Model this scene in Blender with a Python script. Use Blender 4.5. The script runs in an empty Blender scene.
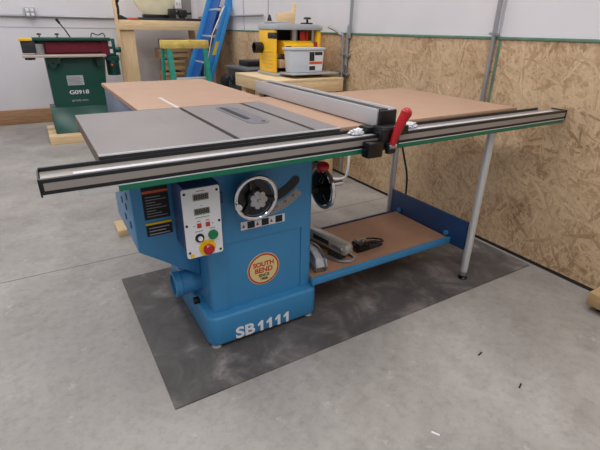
import bpy, bmesh, math, random
from mathutils import Vector, Matrix
random.seed(7)
PI = math.pi
sc = bpy.context.scene
COL = sc.collection

# ------------------------------------------------------------------ materials
def srgb(c):
    return tuple(((v/255)/12.92 if v/255 <= .04045 else (((v/255)+.055)/1.055)**2.4) for v in c) + (1,)

def mat(name, rgb, rough=.5, metal=0, var=0, scale=20, bump=0, bscale=200, emit=0, alpha=1, trans=0, stretch=(1, 1, 1)):
    m = bpy.data.materials.new(name); m.use_nodes = True
    n, l = m.node_tree.nodes, m.node_tree.links
    b = n['Principled BSDF']
    c = srgb(rgb)
    b.inputs['Base Color'].default_value = c
    b.inputs['Roughness'].default_value = rough
    b.inputs['Metallic'].default_value = metal
    if trans: b.inputs['Transmission Weight'].default_value = trans
    tc = n.new('ShaderNodeTexCoord'); mp = n.new('ShaderNodeMapping')
    mp.inputs['Scale'].default_value = stretch
    l.new(tc.outputs['Object'], mp.inputs['Vector'])
    ns = n.new('ShaderNodeTexNoise'); ns.inputs['Scale'].default_value = scale; ns.inputs['Detail'].default_value = 5
    l.new(mp.outputs[0], ns.inputs['Vector'])
    if var:
        r = n.new('ShaderNodeValToRGB'); r.color_ramp.elements[0].position = .3; r.color_ramp.elements[1].position = .7
        r.color_ramp.elements[0].color = tuple(v*(1-var) for v in c[:3]) + (1,)
        r.color_ramp.elements[1].color = tuple(min(1, v*(1+var)) for v in c[:3]) + (1,)
        l.new(ns.outputs['Fac'], r.inputs[0]); l.new(r.outputs[0], b.inputs['Base Color'])
    if bump:
        nb = n.new('ShaderNodeTexNoise'); nb.inputs['Scale'].default_value = bscale
        l.new(mp.outputs[0], nb.inputs['Vector'])
        bp = n.new('ShaderNodeBump'); bp.inputs['Strength'].default_value = bump; bp.inputs['Distance'].default_value = .002
        l.new(nb.outputs['Fac'], bp.inputs['Height']); l.new(bp.outputs[0], b.inputs['Normal'])
    if emit:
        b.inputs['Emission Color'].default_value = c; b.inputs['Emission Strength'].default_value = emit
    return m

def osb_mat():
    m = bpy.data.materials.new('osb'); m.use_nodes = True
    n, l = m.node_tree.nodes, m.node_tree.links; b = n['Principled BSDF']
    b.inputs['Roughness'].default_value = .62
    tc = n.new('ShaderNodeTexCoord')
    warp = n.new('ShaderNodeTexNoise'); warp.inputs['Scale'].default_value = 9; warp.inputs['Detail'].default_value = 3
    l.new(tc.outputs['Object'], warp.inputs['Vector'])
    vm = n.new('ShaderNodeVectorMath'); vm.operation = 'MULTIPLY_ADD'
    vm.inputs[1].default_value = (.035, .035, .035); l.new(warp.outputs['Color'], vm.inputs[0]); l.new(tc.outputs['Object'], vm.inputs[2])
    layers = []
    for ang, sc_, st in ((20, 8, 7), (78, 9, 8), (-40, 8, 7), (128, 10, 9), (-8, 10, 8), (55, 9, 8), (-70, 12, 7), (100, 13, 8), (-25, 12, 9)):
        rt = n.new('ShaderNodeMapping'); rt.inputs['Rotation'].default_value = (math.radians(ang), 0, 0)
        rt.inputs['Location'].default_value = (0, ang*.37, ang*.11)
        mp = n.new('ShaderNodeMapping'); mp.inputs['Scale'].default_value = (1, 1, st)
        l.new(vm.outputs[0], rt.inputs['Vector']); l.new(rt.outputs[0], mp.inputs['Vector'])
        v = n.new('ShaderNodeTexVoronoi'); v.inputs['Scale'].default_value = sc_
        l.new(mp.outputs[0], v.inputs['Vector'])
        sp = n.new('ShaderNodeSeparateColor'); l.new(v.outputs['Color'], sp.inputs[0])
        layers.append((sp.outputs[0], sp.outputs[1]))
    cur_v, cur_p = layers[0]
    for tv, tp in layers[1:]:
        gt = n.new('ShaderNodeMath'); gt.operation = 'GREATER_THAN'; l.new(tp, gt.inputs[0]); l.new(cur_p, gt.inputs[1])
        mx = n.new('ShaderNodeMix'); mx.data_type = 'FLOAT'; l.new(gt.outputs[0], mx.inputs[0]); l.new(cur_v, mx.inputs[2]); l.new(tv, mx.inputs[3])
        mxp = n.new('ShaderNodeMath'); mxp.operation = 'MAXIMUM'; l.new(tp, mxp.inputs[0]); l.new(cur_p, mxp.inputs[1])
        cur_v, cur_p = mx.outputs[0], mxp.outputs[0]
    fine = n.new('ShaderNodeTexNoise'); fine.inputs['Scale'].default_value = 34; fine.inputs['Detail'].default_value = 9; fine.inputs['Roughness'].default_value = .75
    l.new(vm.outputs[0], fine.inputs['Vector'])
    big = n.new('ShaderNodeTexNoise'); big.inputs['Scale'].default_value = 3.5; big.inputs['Detail'].default_value = 4
    l.new(tc.outputs['Object'], big.inputs['Vector'])
    a1 = n.new('ShaderNodeMath'); a1.operation = 'MULTIPLY_ADD'; a1.inputs[1].default_value = .26
    l.new(cur_v, a1.inputs[0])
    a2 = n.new('ShaderNodeMath'); a2.operation = 'MULTIPLY'; a2.inputs[1].default_value = .42; l.new(fine.outputs['Fac'], a2.inputs[0])
    l.new(a2.outputs[0], a1.inputs[2])
    a3 = n.new('ShaderNodeMath'); a3.operation = 'MULTIPLY_ADD'; a3.inputs[1].default_value = .5
    l.new(big.outputs['Fac'], a3.inputs[0]); l.new(a1.outputs[0], a3.inputs[2])
    r = n.new('ShaderNodeValToRGB'); e = r.color_ramp.elements
    e[0].position = .30; e[0].color = srgb((120, 88, 62)); e[1].position = .92; e[1].color = srgb((244, 222, 190))
    k = e.new(.46); k.color = srgb((176, 144, 110)); k = e.new(.60); k.color = srgb((202, 172, 137)); k = e.new(.76); k.color = srgb((216, 188, 152))
    l.new(a3.outputs[0], r.inputs[0]); l.new(r.outputs[0], b.inputs['Base Color'])
    return m

def floor_mat():
    m = bpy.data.materials.new('concrete'); m.use_nodes = True
    n, l = m.node_tree.nodes, m.node_tree.links; b = n['Principled BSDF']
    tc = n.new('ShaderNodeTexCoord')
    def noise(s, d=6, ro=.55):
        x = n.new('ShaderNodeTexNoise'); x.inputs['Scale'].default_value = s; x.inputs['Detail'].default_value = d; x.inputs['Roughness'].default_value = ro
        l.new(tc.outputs['Object'], x.inputs['Vector']); return x.outputs['Fac']
    def ramp(src, stops):
        r = n.new('ShaderNodeValToRGB'); e = r.color_ramp.elements
        e[0].position, e[0].color = stops[0]; e[1].position, e[1].color = stops[-1]
        for p, c in stops[1:-1]: k = e.new(p); k.color = c
        l.new(src, r.inputs[0]); return r.outputs[0]
    base = ramp(noise(1.1, 8, .62), [(.34, srgb((144, 139, 134))), (.5, srgb((160, 155, 150))), (.66, srgb((178, 173, 168)))])
    fine = ramp(noise(26, 10, .78), [(.36, (.70, .69, .68, 1)), (.52, (1, 1, 1, 1))])
    mx = n.new('ShaderNodeMix'); mx.data_type = 'RGBA'; mx.blend_type = 'MULTIPLY'; mx.inputs[0].default_value = .55
    l.new(base, mx.inputs[6]); l.new(fine, mx.inputs[7])
    # scattered dark stains and pale scuffs
    st = ramp(noise(4.2, 7, .66), [(.50, (1, 1, 1, 1)), (.70, (.78, .76, .74, 1))])
    m2 = n.new('ShaderNodeMix'); m2.data_type = 'RGBA'; m2.blend_type = 'MULTIPLY'; m2.inputs[0].default_value = .9
    l.new(mx.outputs[2], m2.inputs[6]); l.new(st, m2.inputs[7])
    sf = ramp(noise(9.7, 7, .78), [(.60, (0, 0, 0, 1)), (.68, (1, 1, 1, 1))])
    m3 = n.new('ShaderNodeMix'); m3.data_type = 'RGBA'; m3.inputs[7].default_value = srgb((200, 195, 188))
    l.new(m2.outputs[2], m3.inputs[6])
    sfm = n.new('ShaderNodeMath'); sfm.operation = 'MULTIPLY'; sfm.inputs[1].default_value = .6
    l.new(sf, sfm.inputs[0]); l.new(sfm.outputs[0], m3.inputs[0])
    # saw-cut joint running parallel to the saw rail
    sp = n.new('ShaderNodeSeparateXYZ'); l.new(tc.outputs['Object'], sp.inputs[0])
    w1 = n.new('ShaderNodeMath'); w1.operation = 'MULTIPLY_ADD'; w1.inputs[1].default_value = .012
    l.new(noise(6, 4), w1.inputs[0]); l.new(sp.outputs['Y'], w1.inputs[2])
    def line(src, pos, wd):
        d = n.new('ShaderNodeMath'); d.operation = 'SUBTRACT'; d.inputs[1].default_value = pos; l.new(src, d.inputs[0])
        a = n.new('ShaderNodeMath'); a.operation = 'ABSOLUTE'; l.new(d.outputs[0], a.inputs[0])
        c = n.new('ShaderNodeMath'); c.operation = 'LESS_THAN'; c.inputs[1].default_value = wd; l.new(a.outputs[0], c.inputs[0]); return c.outputs[0]
    ln = line(w1.outputs[0], 1.155, .0035)
    m4 = n.new('ShaderNodeMix'); m4.data_type = 'RGBA'; m4.inputs[7].default_value = srgb((92, 84, 76))
    l.new(ln, m4.inputs[0]); l.new(m3.outputs[2], m4.inputs[6])
    l.new(m4.outputs[2], b.inputs['Base Color'])
    rr = n.new('ShaderNodeMapRange'); rr.inputs[3].default_value = .38; rr.inputs[4].default_value = .62
    l.new(noise(4, 6), rr.inputs[0]); l.new(rr.outputs[0], b.inputs['Roughness'])
    bp = n.new('ShaderNodeBump'); bp.inputs['Strength'].default_value = .12; bp.inputs['Distance'].default_value = .004
    l.new(noise(40, 6), bp.inputs['Height']); l.new(bp.outputs[0], b.inputs['Normal'])
    return m

def mat_mat():
    m = bpy.data.materials.new('rubber'); m.use_nodes = True
    n, l = m.node_tree.nodes, m.node_tree.links; b = n['Principled BSDF']
    tc = n.new('ShaderNodeTexCoord')
    ns = n.new('ShaderNodeTexNoise'); ns.inputs['Scale'].default_value = 5; ns.inputs['Detail'].default_value = 9; ns.inputs['Roughness'].default_value = .68
    ns.inputs['Distortion'].default_value = .8
    l.new(tc.outputs['Object'], ns.inputs['Vector'])
    r = n.new('ShaderNodeValToRGB'); e = r.color_ramp.elements
    e[0].position = .33; e[0].color = srgb((74, 70, 69)); e[1].position = .74; e[1].color = srgb((150, 144, 140))
    k = e.new(.52); k.color = srgb((92, 88, 87)); k = e.new(.62); k.color = srgb((118, 112, 109))
    l.new(ns.outputs['Fac'], r.inputs[0]); l.new(r.outputs[0], b.inputs['Base Color']); b.inputs['Roughness'].default_value = .5
    return m

def wood_mat(name, rgb, var=.22, axis=0, s=6):
    st = [14, 14, 14]; st[axis] = 1
    return mat(name, rgb, .6, 0, var, s, .1, 60, stretch=tuple(st))

M = dict(
    floor=floor_mat(), rubber=mat_mat(), osb=osb_mat(),
    white_wall=mat('white_wall', (224, 221, 225), .5, 0, .025, 3),
    seam=mat('wall_seam', (188, 186, 190), .5),
    green_trim=mat('green_trim', (96, 128, 108), .6, 0, .25, 12),
    dark_gap=mat('dark_gap', (38, 34, 30), .8),
    steel=mat('steel', (180, 182, 184), .28, .9),
    conduit=mat('conduit', (165, 166, 168), .42, .6),
    chrome=mat('chrome', (225, 225, 228), .12, 1),
    cast_iron=mat('cast_iron', (131, 125, 124), .5, .25, .05, 6, .05, 300),
    chamfer_glint=mat('edge_highlight', (226, 226, 228), .3, .3),  # pale tone paints the highlight on the table's front edge
    iron_side=mat('iron_side', (58, 56, 58), .5, .3),
    iron_raw=mat('iron_raw', (112, 98, 86), .6, .2, .2, 30),
    blue=mat('blue_paint', (58, 132, 180), .36, 0, .03, 5),
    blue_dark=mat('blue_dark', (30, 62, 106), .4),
    black=mat('black', (20, 20, 22), .42),
    black_gloss=mat('black_gloss', (14, 14, 16), .18),
    black_matte=mat('black_matte', (30, 30, 32), .7),
    throat=mat('throat', (112, 110, 117), .4, .3),
    slot=mat('slot', (40, 38, 38), .5, .4),
    rail_grey=mat('rail_grey', (152, 145, 139), .34, .2),
    tape_glint=mat('tape_glint', (236, 236, 240), .2, .25),  # tape white, also bright enough to paint the rail streak and groove glint
    green_strip=mat('green_strip', (10, 108, 78), .35),
    pale_edge=mat('pale_edge', (214, 224, 222), .35),
    alu=mat('aluminium', (212, 211, 210), .34, .4),
    fence_face=mat('fence_face', (196, 194, 197), .42, .15),
    red=mat('red', (176, 22, 34), .22),
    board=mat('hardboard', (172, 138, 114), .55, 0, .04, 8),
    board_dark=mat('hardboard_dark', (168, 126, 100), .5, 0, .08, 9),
    board_edge=mat('hardboard_edge', (84, 68, 56), .7),
    white_plate=mat('white_plate', (226, 226, 228), .4),
    display=mat('display', (38, 40, 34), .3),
    digit=mat('digit', (136, 140, 126), .5),
    green_btn=mat('green_button', (18, 122, 72), .35),
    yellow=mat('yellow', (240, 196, 32), .4),
    dewalt=mat('yellow_paint', (255, 198, 36), .38),
    cream=mat('badge_cream', (226, 204, 142), .5),
    redbadge=mat('badge_red', (190, 44, 34), .5),
    maroon=mat('sanding_belt', (112, 32, 48), .85, 0, .12, 40),
    gdark=mat('green_paint', (14, 78, 66), .3),
    gdeep=mat('green_dark', (16, 58, 48), .4),
    white=mat('white', (236, 236, 238), .5),
    label_grey=mat('label_grey', (188, 190, 196), .5, 0, .2, 60),
    pine=wood_mat('pine', (226, 194, 150), .12, 2),
    pine_x=wood_mat('pine_x', (226, 196, 152), .12, 0),
    pine_y=wood_mat('pine_y', (214, 184, 142), .14, 1),
    oldwood=wood_mat('old_wood', (168, 128, 92), .25, 0),
    ply=mat('plywood', (222, 196, 154), .6, 0, .1, 8),
    ladder_green=mat('ladder_green', (24, 142, 122), .45, 0, .15, 18),
    ladder_yellow=mat('ladder_yellow', (222, 194, 104), .6, 0, .2, 16),
    ladder_blue=mat('ladder_blue', (48, 138, 205), .4),
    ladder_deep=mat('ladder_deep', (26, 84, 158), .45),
    tub=mat('tub', (206, 212, 220), .35),
    orange=mat('orange', (216, 92, 50), .5),
    grey_cast=mat('grey_cast', (176, 178, 182), .5, .2),
    dark_machine=mat('dark_machine', (44, 46, 52), .45, .1, .2, 10),
    jtable=mat('machine_table', (84, 86, 90), .5),
    worktable=mat('work_table_steel', (196, 180, 168), .4, .3),
    guard_grey=mat('guard_grey', (186, 182, 174), .32, .5, .12, 30),
    disc=mat('cream_disc', (224, 214, 182), .55, 0, .05, 10),
    tan=mat('tan', (176, 146, 104), .6, 0, .1, 12),
    plasticwrap=mat('plastic_wrap', (222, 222, 226), .15, .1),
    panel_blue=mat('panel_blue', (86, 104, 136), .3),
    pale_blue=mat('pale_blue', (120, 150, 178), .35),
    dark_wall=mat('far_grey', (140, 138, 138), .6),
    lamp=mat('lamp_tube', (255, 252, 245), .5, emit=6),
)

# ------------------------------------------------------------------ mesh helpers
class MB:
    def __init__(s): s.bm = bmesh.new()
    def _merge(s, b):
        me = bpy.data.meshes.new('tmp'); b.to_mesh(me); b.free(); s.bm.from_mesh(me); bpy.data.meshes.remove(me); return s
    def box(s, x0, x1, y0, y1, z0, z1, bev=0, seg=2, rot=None):
        b = bmesh.new(); bmesh.ops.create_cube(b, size=1)
        for v in b.verts: v.co = Vector(((x0+x1)/2+v.co.x*(x1-x0), (y0+y1)/2+v.co.y*(y1-y0), (z0+z1)/2+v.co.z*(z1-z0)))
        if bev: bmesh.ops.bevel(b, geom=list(b.edges), offset=bev, segments=seg, affect='EDGES', profile=.5)
        if rot:
            ang, ax, piv = rot
            bmesh.ops.transform(b, matrix=Matrix.Translation(piv) @ Matrix.Rotation(ang, 4, ax) @ Matrix.Translation(-Vector(piv)), verts=b.verts)
        return s._merge(b)
    def prism(s, pts, ax, a0, a1, bev=0, seg=2):
        b = bmesh.new()
        def P(p, a): return {'x': (a, p[0], p[1]), 'y': (p[0], a, p[1]), 'z': (p[0], p[1], a)}[ax]
        f = b.faces.new([b.verts.new(P(p, a0)) for p in pts])
        r = bmesh.ops.extrude_face_region(b, geom=[f])
        d = Vector(P((0, 0), a1))-Vector(P((0, 0), a0))
        for v in r['geom']:
            if isinstance(v, bmesh.types.BMVert): v.co += d
        bmesh.ops.recalc_face_normals(b, faces=b.faces)
        if bev:
            es = [e for e in b.edges if e.calc_face_angle(0) > .6]
            bmesh.ops.bevel(b, geom=es, offset=bev, segments=seg, affect='EDGES', profile=.5)
        return s._merge(b)
    def cyl(s, p0, p1, r0, r1=None, seg=24, bev=0):
        p0, p1 = Vector(p0), Vector(p1); d = p1-p0
        b = bmesh.new(); bmesh.ops.create_cone(b, cap_ends=True, segments=seg, radius1=r0, radius2=r0 if r1 is None else r1, depth=d.length)
        if bev:
            es = [e for e in b.edges if e.calc_face_angle(0) > 1]
            bmesh.ops.bevel(b, geom=es, offset=bev, segments=2, affect='EDGES', profile=.5)
        bmesh.ops.transform(b, matrix=Matrix.Translation((p0+p1)/2) @ d.to_track_quat('Z', 'Y').to_matrix().to_4x4(), verts=b.verts)
        return s._merge(b)
    def lathe(s, prof, o, ax=(0, 0, 1), seg=32, ring=False):
        if ring: prof = list(prof)+[prof[0]]
        b = bmesh.new(); q = Vector(ax).to_track_quat('Z', 'Y').to_matrix(); o = Vector(o); rings = []
        for r, h in prof:
            rings.append([b.verts.new(o+q @ Vector((r*math.cos(2*PI*k/seg), r*math.sin(2*PI*k/seg), h))) for k in range(seg)])
        for a, c in zip(rings, rings[1:]):
            for k in range(seg): b.faces.new((a[k], a[(k+1) % seg], c[(k+1) % seg], c[k]))
        bmesh.ops.remove_doubles(b, verts=b.verts, dist=1e-6)
        if not ring: bmesh.ops.holes_fill(b, edges=b.edges, sides=0)
        bmesh.ops.recalc_face_normals(b, faces=b.faces)
        return s._merge(b)
    def torus(s, o, ax, R, r, seg=48, rs=12):
        b = bmesh.new(); q = Vector(ax).to_track_quat('Z', 'Y').to_matrix(); o = Vector(o); rings = []
        for i in range(seg):
            a = 2*PI*i/seg
            rings.append([b.verts.new(o+q @ Vector(((R+r*math.cos(t))*math.cos(a), (R+r*math.cos(t))*math.sin(a), r*math.sin(t)))) for t in [2*PI*j/rs for j in range(rs)]])
        for i in range(seg):
            for j in range(rs): b.faces.new((rings[i][j], rings[(i+1) % seg][j], rings[(i+1) % seg][(j+1) % rs], rings[i][(j+1) % rs]))
        bmesh.ops.recalc_face_normals(b, faces=b.faces)
        return s._merge(b)
    def tube(s, pts, r, seg=10, smooth=6):
        P = [Vector(p) for p in pts]
        if smooth and len(P) > 2:
            Q = []
            for i in range(len(P)-1):
                a, b_, c, d = P[max(i-1, 0)], P[i], P[i+1], P[min(i+2, len(P)-1)]
                for k in range(smooth):
                    t = k/smooth
                    Q.append(.5*((2*b_)+(-a+c)*t+(2*a-5*b_+4*c-d)*t*t+(-a+3*b_-3*c+d)*t**3))
            Q.append(P[-1]); P = Q
        b = bmesh.new(); rings = []
        for i, p in enumerate(P):
            t = (P[min(i+1, len(P)-1)]-P[max(i-1, 0)]).normalized(); q = t.to_track_quat('Z', 'Y').to_matrix()
            rr = r[0]+(r[1]-r[0])*i/(len(P)-1) if isinstance(r, tuple) else r
            rings.append([b.verts.new(p+q @ Vector((rr*math.cos(2*PI*k/seg), rr*math.sin(2*PI*k/seg), 0))) for k in range(seg)])
        for a, c in zip(rings, rings[1:]):
            for k in range(seg): b.faces.new((a[k], a[(k+1) % seg], c[(k+1) % seg], c[k]))
        b.faces.new(rings[0][::-1]); b.faces.new(rings[-1])
        bmesh.ops.recalc_face_normals(b, faces=b.faces)
        return s._merge(b)
    def ball(s, o, r, sx=1, sy=1, sz=1, seg=20):
        b = bmesh.new(); bmesh.ops.create_uvsphere(b, u_segments=seg, v_segments=seg//2, radius=r)
        for v in b.verts: v.co = Vector((o[0]+v.co.x*sx, o[1]+v.co.y*sy, o[2]+v.co.z*sz))
        return s._merge(b)
    def ngon(s, pts):
        s.bm.faces.new([s.bm.verts.new(p) for p in pts]); return s

def rrect(x0, x1, y0, y1, r, n=6):
    out = []
    for cx, cy, a in ((x1-r, y1-r, 0), (x0+r, y1-r, 90), (x0+r, y0+r, 180), (x1-r, y0+r, 270)):
        for k in range(n+1):
            t = math.radians(a+90*k/n); out.append((cx+r*math.cos(t), cy+r*math.sin(t)))
    return out

def link(name, me, m, parent=None, off=(0, 0, 0)):
    o = bpy.data.objects.new(name, me)
    if m is not None:
        me.materials.clear(); me.materials.append(m)
    me.transform(Matrix.Translation(-Vector(off)))
    COL.objects.link(o)
    if parent is not None: o.parent = parent
    return o

class Thing:
    def __init__(s, name, label, cat, loc=(0, 0, 0), group=None, local=False, rotz=0):
        s.root = bpy.data.objects.new(name, None); COL.objects.link(s.root)
        s.root.empty_display_size = .1
        s.root.location = loc; s.root.rotation_euler = (0, 0, rotz); s.off = (0, 0, 0) if local else loc
        s.root['label'] = label; s.root['category'] = cat
        if group: s.root['group'] = group
    def part(s, name, mb, m, parent=None, label=None, smooth=True):
        me = bpy.data.meshes.new(name); mb.bm.to_mesh(me); mb.bm.free()
        if smooth:
            for p in me.polygons: p.use_smooth = True
            me.set_sharp_from_angle(angle=math.radians(35))
        o = link(name, me, M[m], parent or s.root, s.off)
        if label: o['label'] = label
        return o
    def multi(s, name, mb, m, parent=None):
        b = mb.bm; b.verts.index_update(); seen = set(); outs = []
        for v in b.verts:
            if v.index in seen: continue
            st, comp = [v], set()
            while st:
                x = st.pop()
                if x.index in seen: continue
                seen.add(x.index); comp.add(x)
                st += [e.other_vert(x) for e in x.link_edges]
            nb = MB(); mp = {x: nb.bm.verts.new(x.co) for x in comp}
            for f in {f for x in comp for f in x.link_faces}: nb.bm.faces.new([mp[x] for x in f.verts])
            outs.append(s.part(name, nb, m, parent))
        b.free(); return outs
    def text(s, name, txt, size, loc, m, parent=None, rot=(PI/2, 0, 0), depth=.0006, bold=0, sx=1, label=None):
        c = bpy.data.curves.new(name, 'FONT'); c.body = txt; c.size = size; c.extrude = depth; c.align_x = 'CENTER'; c.align_y = 'CENTER'; c.offset = bold
        t = bpy.data.objects.new('tmp', c); COL.objects.link(t)
        dg = bpy.context.evaluated_depsgraph_get(); dg.update()
        me = bpy.data.meshes.new_from_object(t.evaluated_get(dg)); COL.objects.unlink(t); bpy.data.objects.remove(t)
        from mathutils import Euler
        me.transform(Matrix.Translation(loc) @ Euler(rot).to_matrix().to_4x4() @ Matrix.Diagonal((sx, 1, 1, 1)))
        me.name = name
        o = link(name, me, M[m], parent or s.root, s.off)
        if label: o['label'] = label
        return o

def single(name, mb, m, label=None, cat=None, group=None, kind=None, smooth=True, loc=(0, 0, 0)):
    me = bpy.data.meshes.new(name); mb.bm.to_mesh(me); mb.bm.free()
    if smooth:
        for p in me.polygons: p.use_smooth = True
        me.set_sharp_from_angle(angle=math.radians(35))
    o = link(name, me, M[m], None, loc); o.location = loc
    if kind: o['kind'] = kind
    if label: o['label'] = label
    if cat: o['category'] = cat
    if group: o['group'] = group
    return o

def cut(o, mb, off):
    """carve a recess out of a part's mesh"""
    me = bpy.data.meshes.new('c'); bmesh.ops.recalc_face_normals(mb.bm, faces=mb.bm.faces); mb.bm.to_mesh(me); mb.bm.free(); me.transform(Matrix.Translation(-Vector(off)))
    k = bpy.data.objects.new('c', me); COL.objects.link(k); k.parent = o.parent
    md = o.modifiers.new('b', 'BOOLEAN'); md.operation = 'DIFFERENCE'; md.object = k; md.solver = 'EXACT'
    bpy.context.view_layer.update()
    dg = bpy.context.evaluated_depsgraph_get(); dg.update()
    nm = bpy.data.meshes.new_from_object(o.evaluated_get(dg)); mats = list(o.data.materials)
    o.modifiers.clear(); o.data = nm; nm.materials.clear(); nm.materials.append(mats[0])
    for p in nm.polygons: p.use_smooth = True; p.material_index = 0
    nm.set_sharp_from_angle(angle=math.radians(35))
    COL.objects.unlink(k); bpy.data.objects.remove(k); bpy.data.meshes.remove(me)

# ------------------------------------------------------------------ the setting
WX, WY = 2.22, 5.77
def struct(name, mb, m): return single(name, mb, m, kind='structure')
struct('floor', MB().box(-4, WX+.12, -4, WY+.12, -.1, 0), 'floor')
wr = struct('wall_right', MB().box(WX+.012, WX+.12, -4, WY+.12, 0, 3.9), 'white_wall')
def sub(parent, name, mb, m):
    o = single(name, mb, m); o.parent = parent; return o
sub(wr, 'osb_panel', MB().box(WX, WX+.012, -4, WY, .022, 1.215), 'osb')
for y in (3.99, 3.33, .40, -.82):
    sub(wr, 'panel_seam', MB().box(WX+.002, WX+.0125, y-.004, y+.004, 1.232, 3.8), 'seam')
sub(wr, 'kick_gap', MB().box(WX+.002, WX+.013, -4, WY, 0, .0225), 'dark_gap')
struct('trim_1', MB().box(WX-.006, WX+.0115, -4, WY-.02, 1.2155, 1.231, .002), 'green_trim')
wb = struct('wall_back', MB().box(-4, WX+.11, WY, WY+.12, 0, 3.9), 'white_wall')
for z in (1.22, 1.72, 2.22):
    sub(wb, 'panel_seam', MB().box(-4, WX, WY-.004, WY-.0002, z-.005, z+.005), 'seam')
struct('baseboard_back', MB().box(-4, 1.0, WY-.04, WY-.0006, .0, .19, .004), 'oldwood')
struct('ceiling', MB().box(-4, WX+.12, -4, WY+.12, 3.9, 4.0), 'white_wall')

# ------------------------------------------------------------------ mat under the saw
o = single('floor_mat', MB().prism([(.084, -.135), (2.19, -.128), (2.20, .86), (.075, .872)], 'z', 0.0005, .006), 'rubber',
           'scuffed dark grey floor mat lying flat under the blue table saw', 'mat')

# ------------------------------------------------------------------ TABLE SAW
S0 = (.57, .4, 0)
T = Thing('table_saw', 'large blue cabinet table saw with cast iron top, long front rail and brown extension table', 'saw', S0)
base = T.part('base', MB().prism(rrect(.30, .83, .08, .70, .045), 'z', .022, .165, .014, 3), 'blue')
for x, y in ((.335, .115), (.795, .115), (.335, .665), (.795, .665)):
    T.part('leveling_foot', MB().cyl((x, y, .006), (x, y, .016), .024, .018).cyl((x, y, .012), (x, y, .035), .009), 'steel')
T.text('lettering', 'SB', .076, (.456, .0795, .058), 'white', base, bold=.0022, sx=1.16)
for i in range(4):
    x = .522+i*.043
    T.part('numeral_one', MB().prism([(x+.006, .031), (x+.020, .031), (x+.020, .085), (x+.010, .085), (x-.006, .070), (x-.006, .059), (x+.006, .066)], 'y', .0788, .0800), 'white', base, smooth=False)
H = .918
colm = T.part('cabinet', MB().prism(rrect(.335, .812, .12, .67, .022), 'z', .16, .886), 'blue')
cut(colm, MB().box(.405, .755, .10, .126, .158, .475), S0)
AC = (.56, .86)
def arc(r0, r1, a0, a1, n=14, rnd=False):
    p = []
    for k in range(n+1):
        a = math.radians(a0+(a1-a0)*k/n); p.append((AC[0]+r1*math.cos(a), AC[1]+r1*math.sin(a)))
    if rnd:
        a = math.radians(a1); rm = (r0+r1)/2; h = (r1-r0)/2
        for k in range(1, 8):
            t = a+PI*k/8; p.append((AC[0]+rm*math.cos(a)+h*math.cos(t), AC[1]+rm*math.sin(a)+h*math.sin(t)))
    for k in range(n+1):
        a = math.radians(a1+(a0-a1)*k/n); p.append((AC[0]+r0*math.cos(a), AC[1]+r0*math.sin(a)))
    return p
T.part('tilt_slot', MB().prism(arc(.213, .252, -100, -46, rnd=True), 'y', .1165, .1198), 'black')
sp = T.part('tilt_scale', MB().prism(arc(.262, .30, -86, -50), 'y', .1175, .1198), 'rail_grey', label='curved metal angle scale with black figures')
for k, (t, d) in enumerate((('0', -82), ('15', -75), ('30', -66), ('45', -57))):
    a = math.radians(d); T.text('figure', t, .016, (AC[0]+.275*math.cos(a), .1172, AC[1]+.275*math.sin(a)), 'black', sp, rot=(PI/2, a*0-.35*0, 0))
for d in range(-84, -51, 3):
    a = math.radians(d)
mk = MB()
for d in range(-84, -51, 3):
    a = math.radians(d)
    mk.box(AC[0]+.291*math.cos(a)-.0008, AC[0]+.291*math.cos(a)+.0008, .1168, .1176, AC[1]+.291*math.sin(a)-.004, AC[1]+.291*math.sin(a)+.004)
T.part('tick_marks', mk, 'black', sp)
ls = T.part('warning_label', MB().box(.474, .672, .1185, .1198, .52, .556), 'white_plate', label='white strip of warning pictograms')
for x in (.502, .565, .628):
    T.part('pictogram', MB().box(x, x+.032, .1178, .1186, .523, .553), 'black_matte', ls)
mk = MB()
for x in (.484, .545, .608): mk.prism([(x-.006, .53), (x+.008, .53), (x+.001, .545)], 'y', .1178, .1186)
T.multi('warning_triangle', mk, 'redbadge', ls)
# badge on the door
bd = T.part('badge', MB().lathe([(0, 0), (.076, 0), (.076, .002), (0, .002)], (.572, .1262, .315), (0, -1, 0), 48), 'cream', label='round cream and red maker badge')
T.part('badge_ring', MB().lathe([(.066, .002), (.073, .002), (.073, .0028), (.066, .0028)], (.572, .1262, .315), (0, -1, 0), 48, True), 'redbadge', bd)
T.text('lettering', 'SOUTH', .030, (.572, .1236, .338), 'redbadge', bd, bold=.0008)
T.text('lettering', 'BEND', .033, (.572, .1236, .309), 'redbadge', bd, bold=.0008)
T.text('lettering', 'SINCE', .019, (.572, .1236, .284), 'black', bd, bold=.0004)
T.text('lettering', '1906', .019, (.572, .1236, .266), 'black', bd, bold=.0004)
# front handwheel
def handwheel(cx, cy, cz, ax, R, front=True):
    A = Vector(ax); c = Vector((cx, cy, cz))
    w = T.part('handwheel', MB().torus(c, A, R, .0095), 'chrome', label='chrome rimmed handwheel')
    q = A.to_track_quat('Z', 'Y').to_matrix()
    s = MB()
    for k in range(3):
        t = PI/2+2*PI*k/3+.3; e = q @ Vector((math.cos(t), math.sin(t), 0))
        s.tube([c+A*-.012, c+e*R*.5+A*-.008, c+e*(R-.004)], (.017, .010), 12)
    s.lathe([(0, -.03), (.034, -.03), (.034, .004), (0, .004)], c, A)
    s.lathe([(.0, -.02), (R-.012, -.012), (R-.012, -.005), (.0, -.012)], c, A, 40)
    T.part('spokes', s, 'black_gloss', w)
    k = MB()
    for j in range(7):
        t = 2*PI*j/7; e = q @ Vector((math.cos(t), math.sin(t), 0)); k.cyl(c+e*.024+A*.004, c+e*.024+A*.026, .014, .012, 14, .002)
    k.cyl(c+A*.002, c+A*.028, .026, .024, 24, .002); k.cyl(c+A*.028, c+A*.036, .009, .008, 16, .002)
    T.part('lock_knob', k, 'steel', w)
    return w, q, c, A
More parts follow.
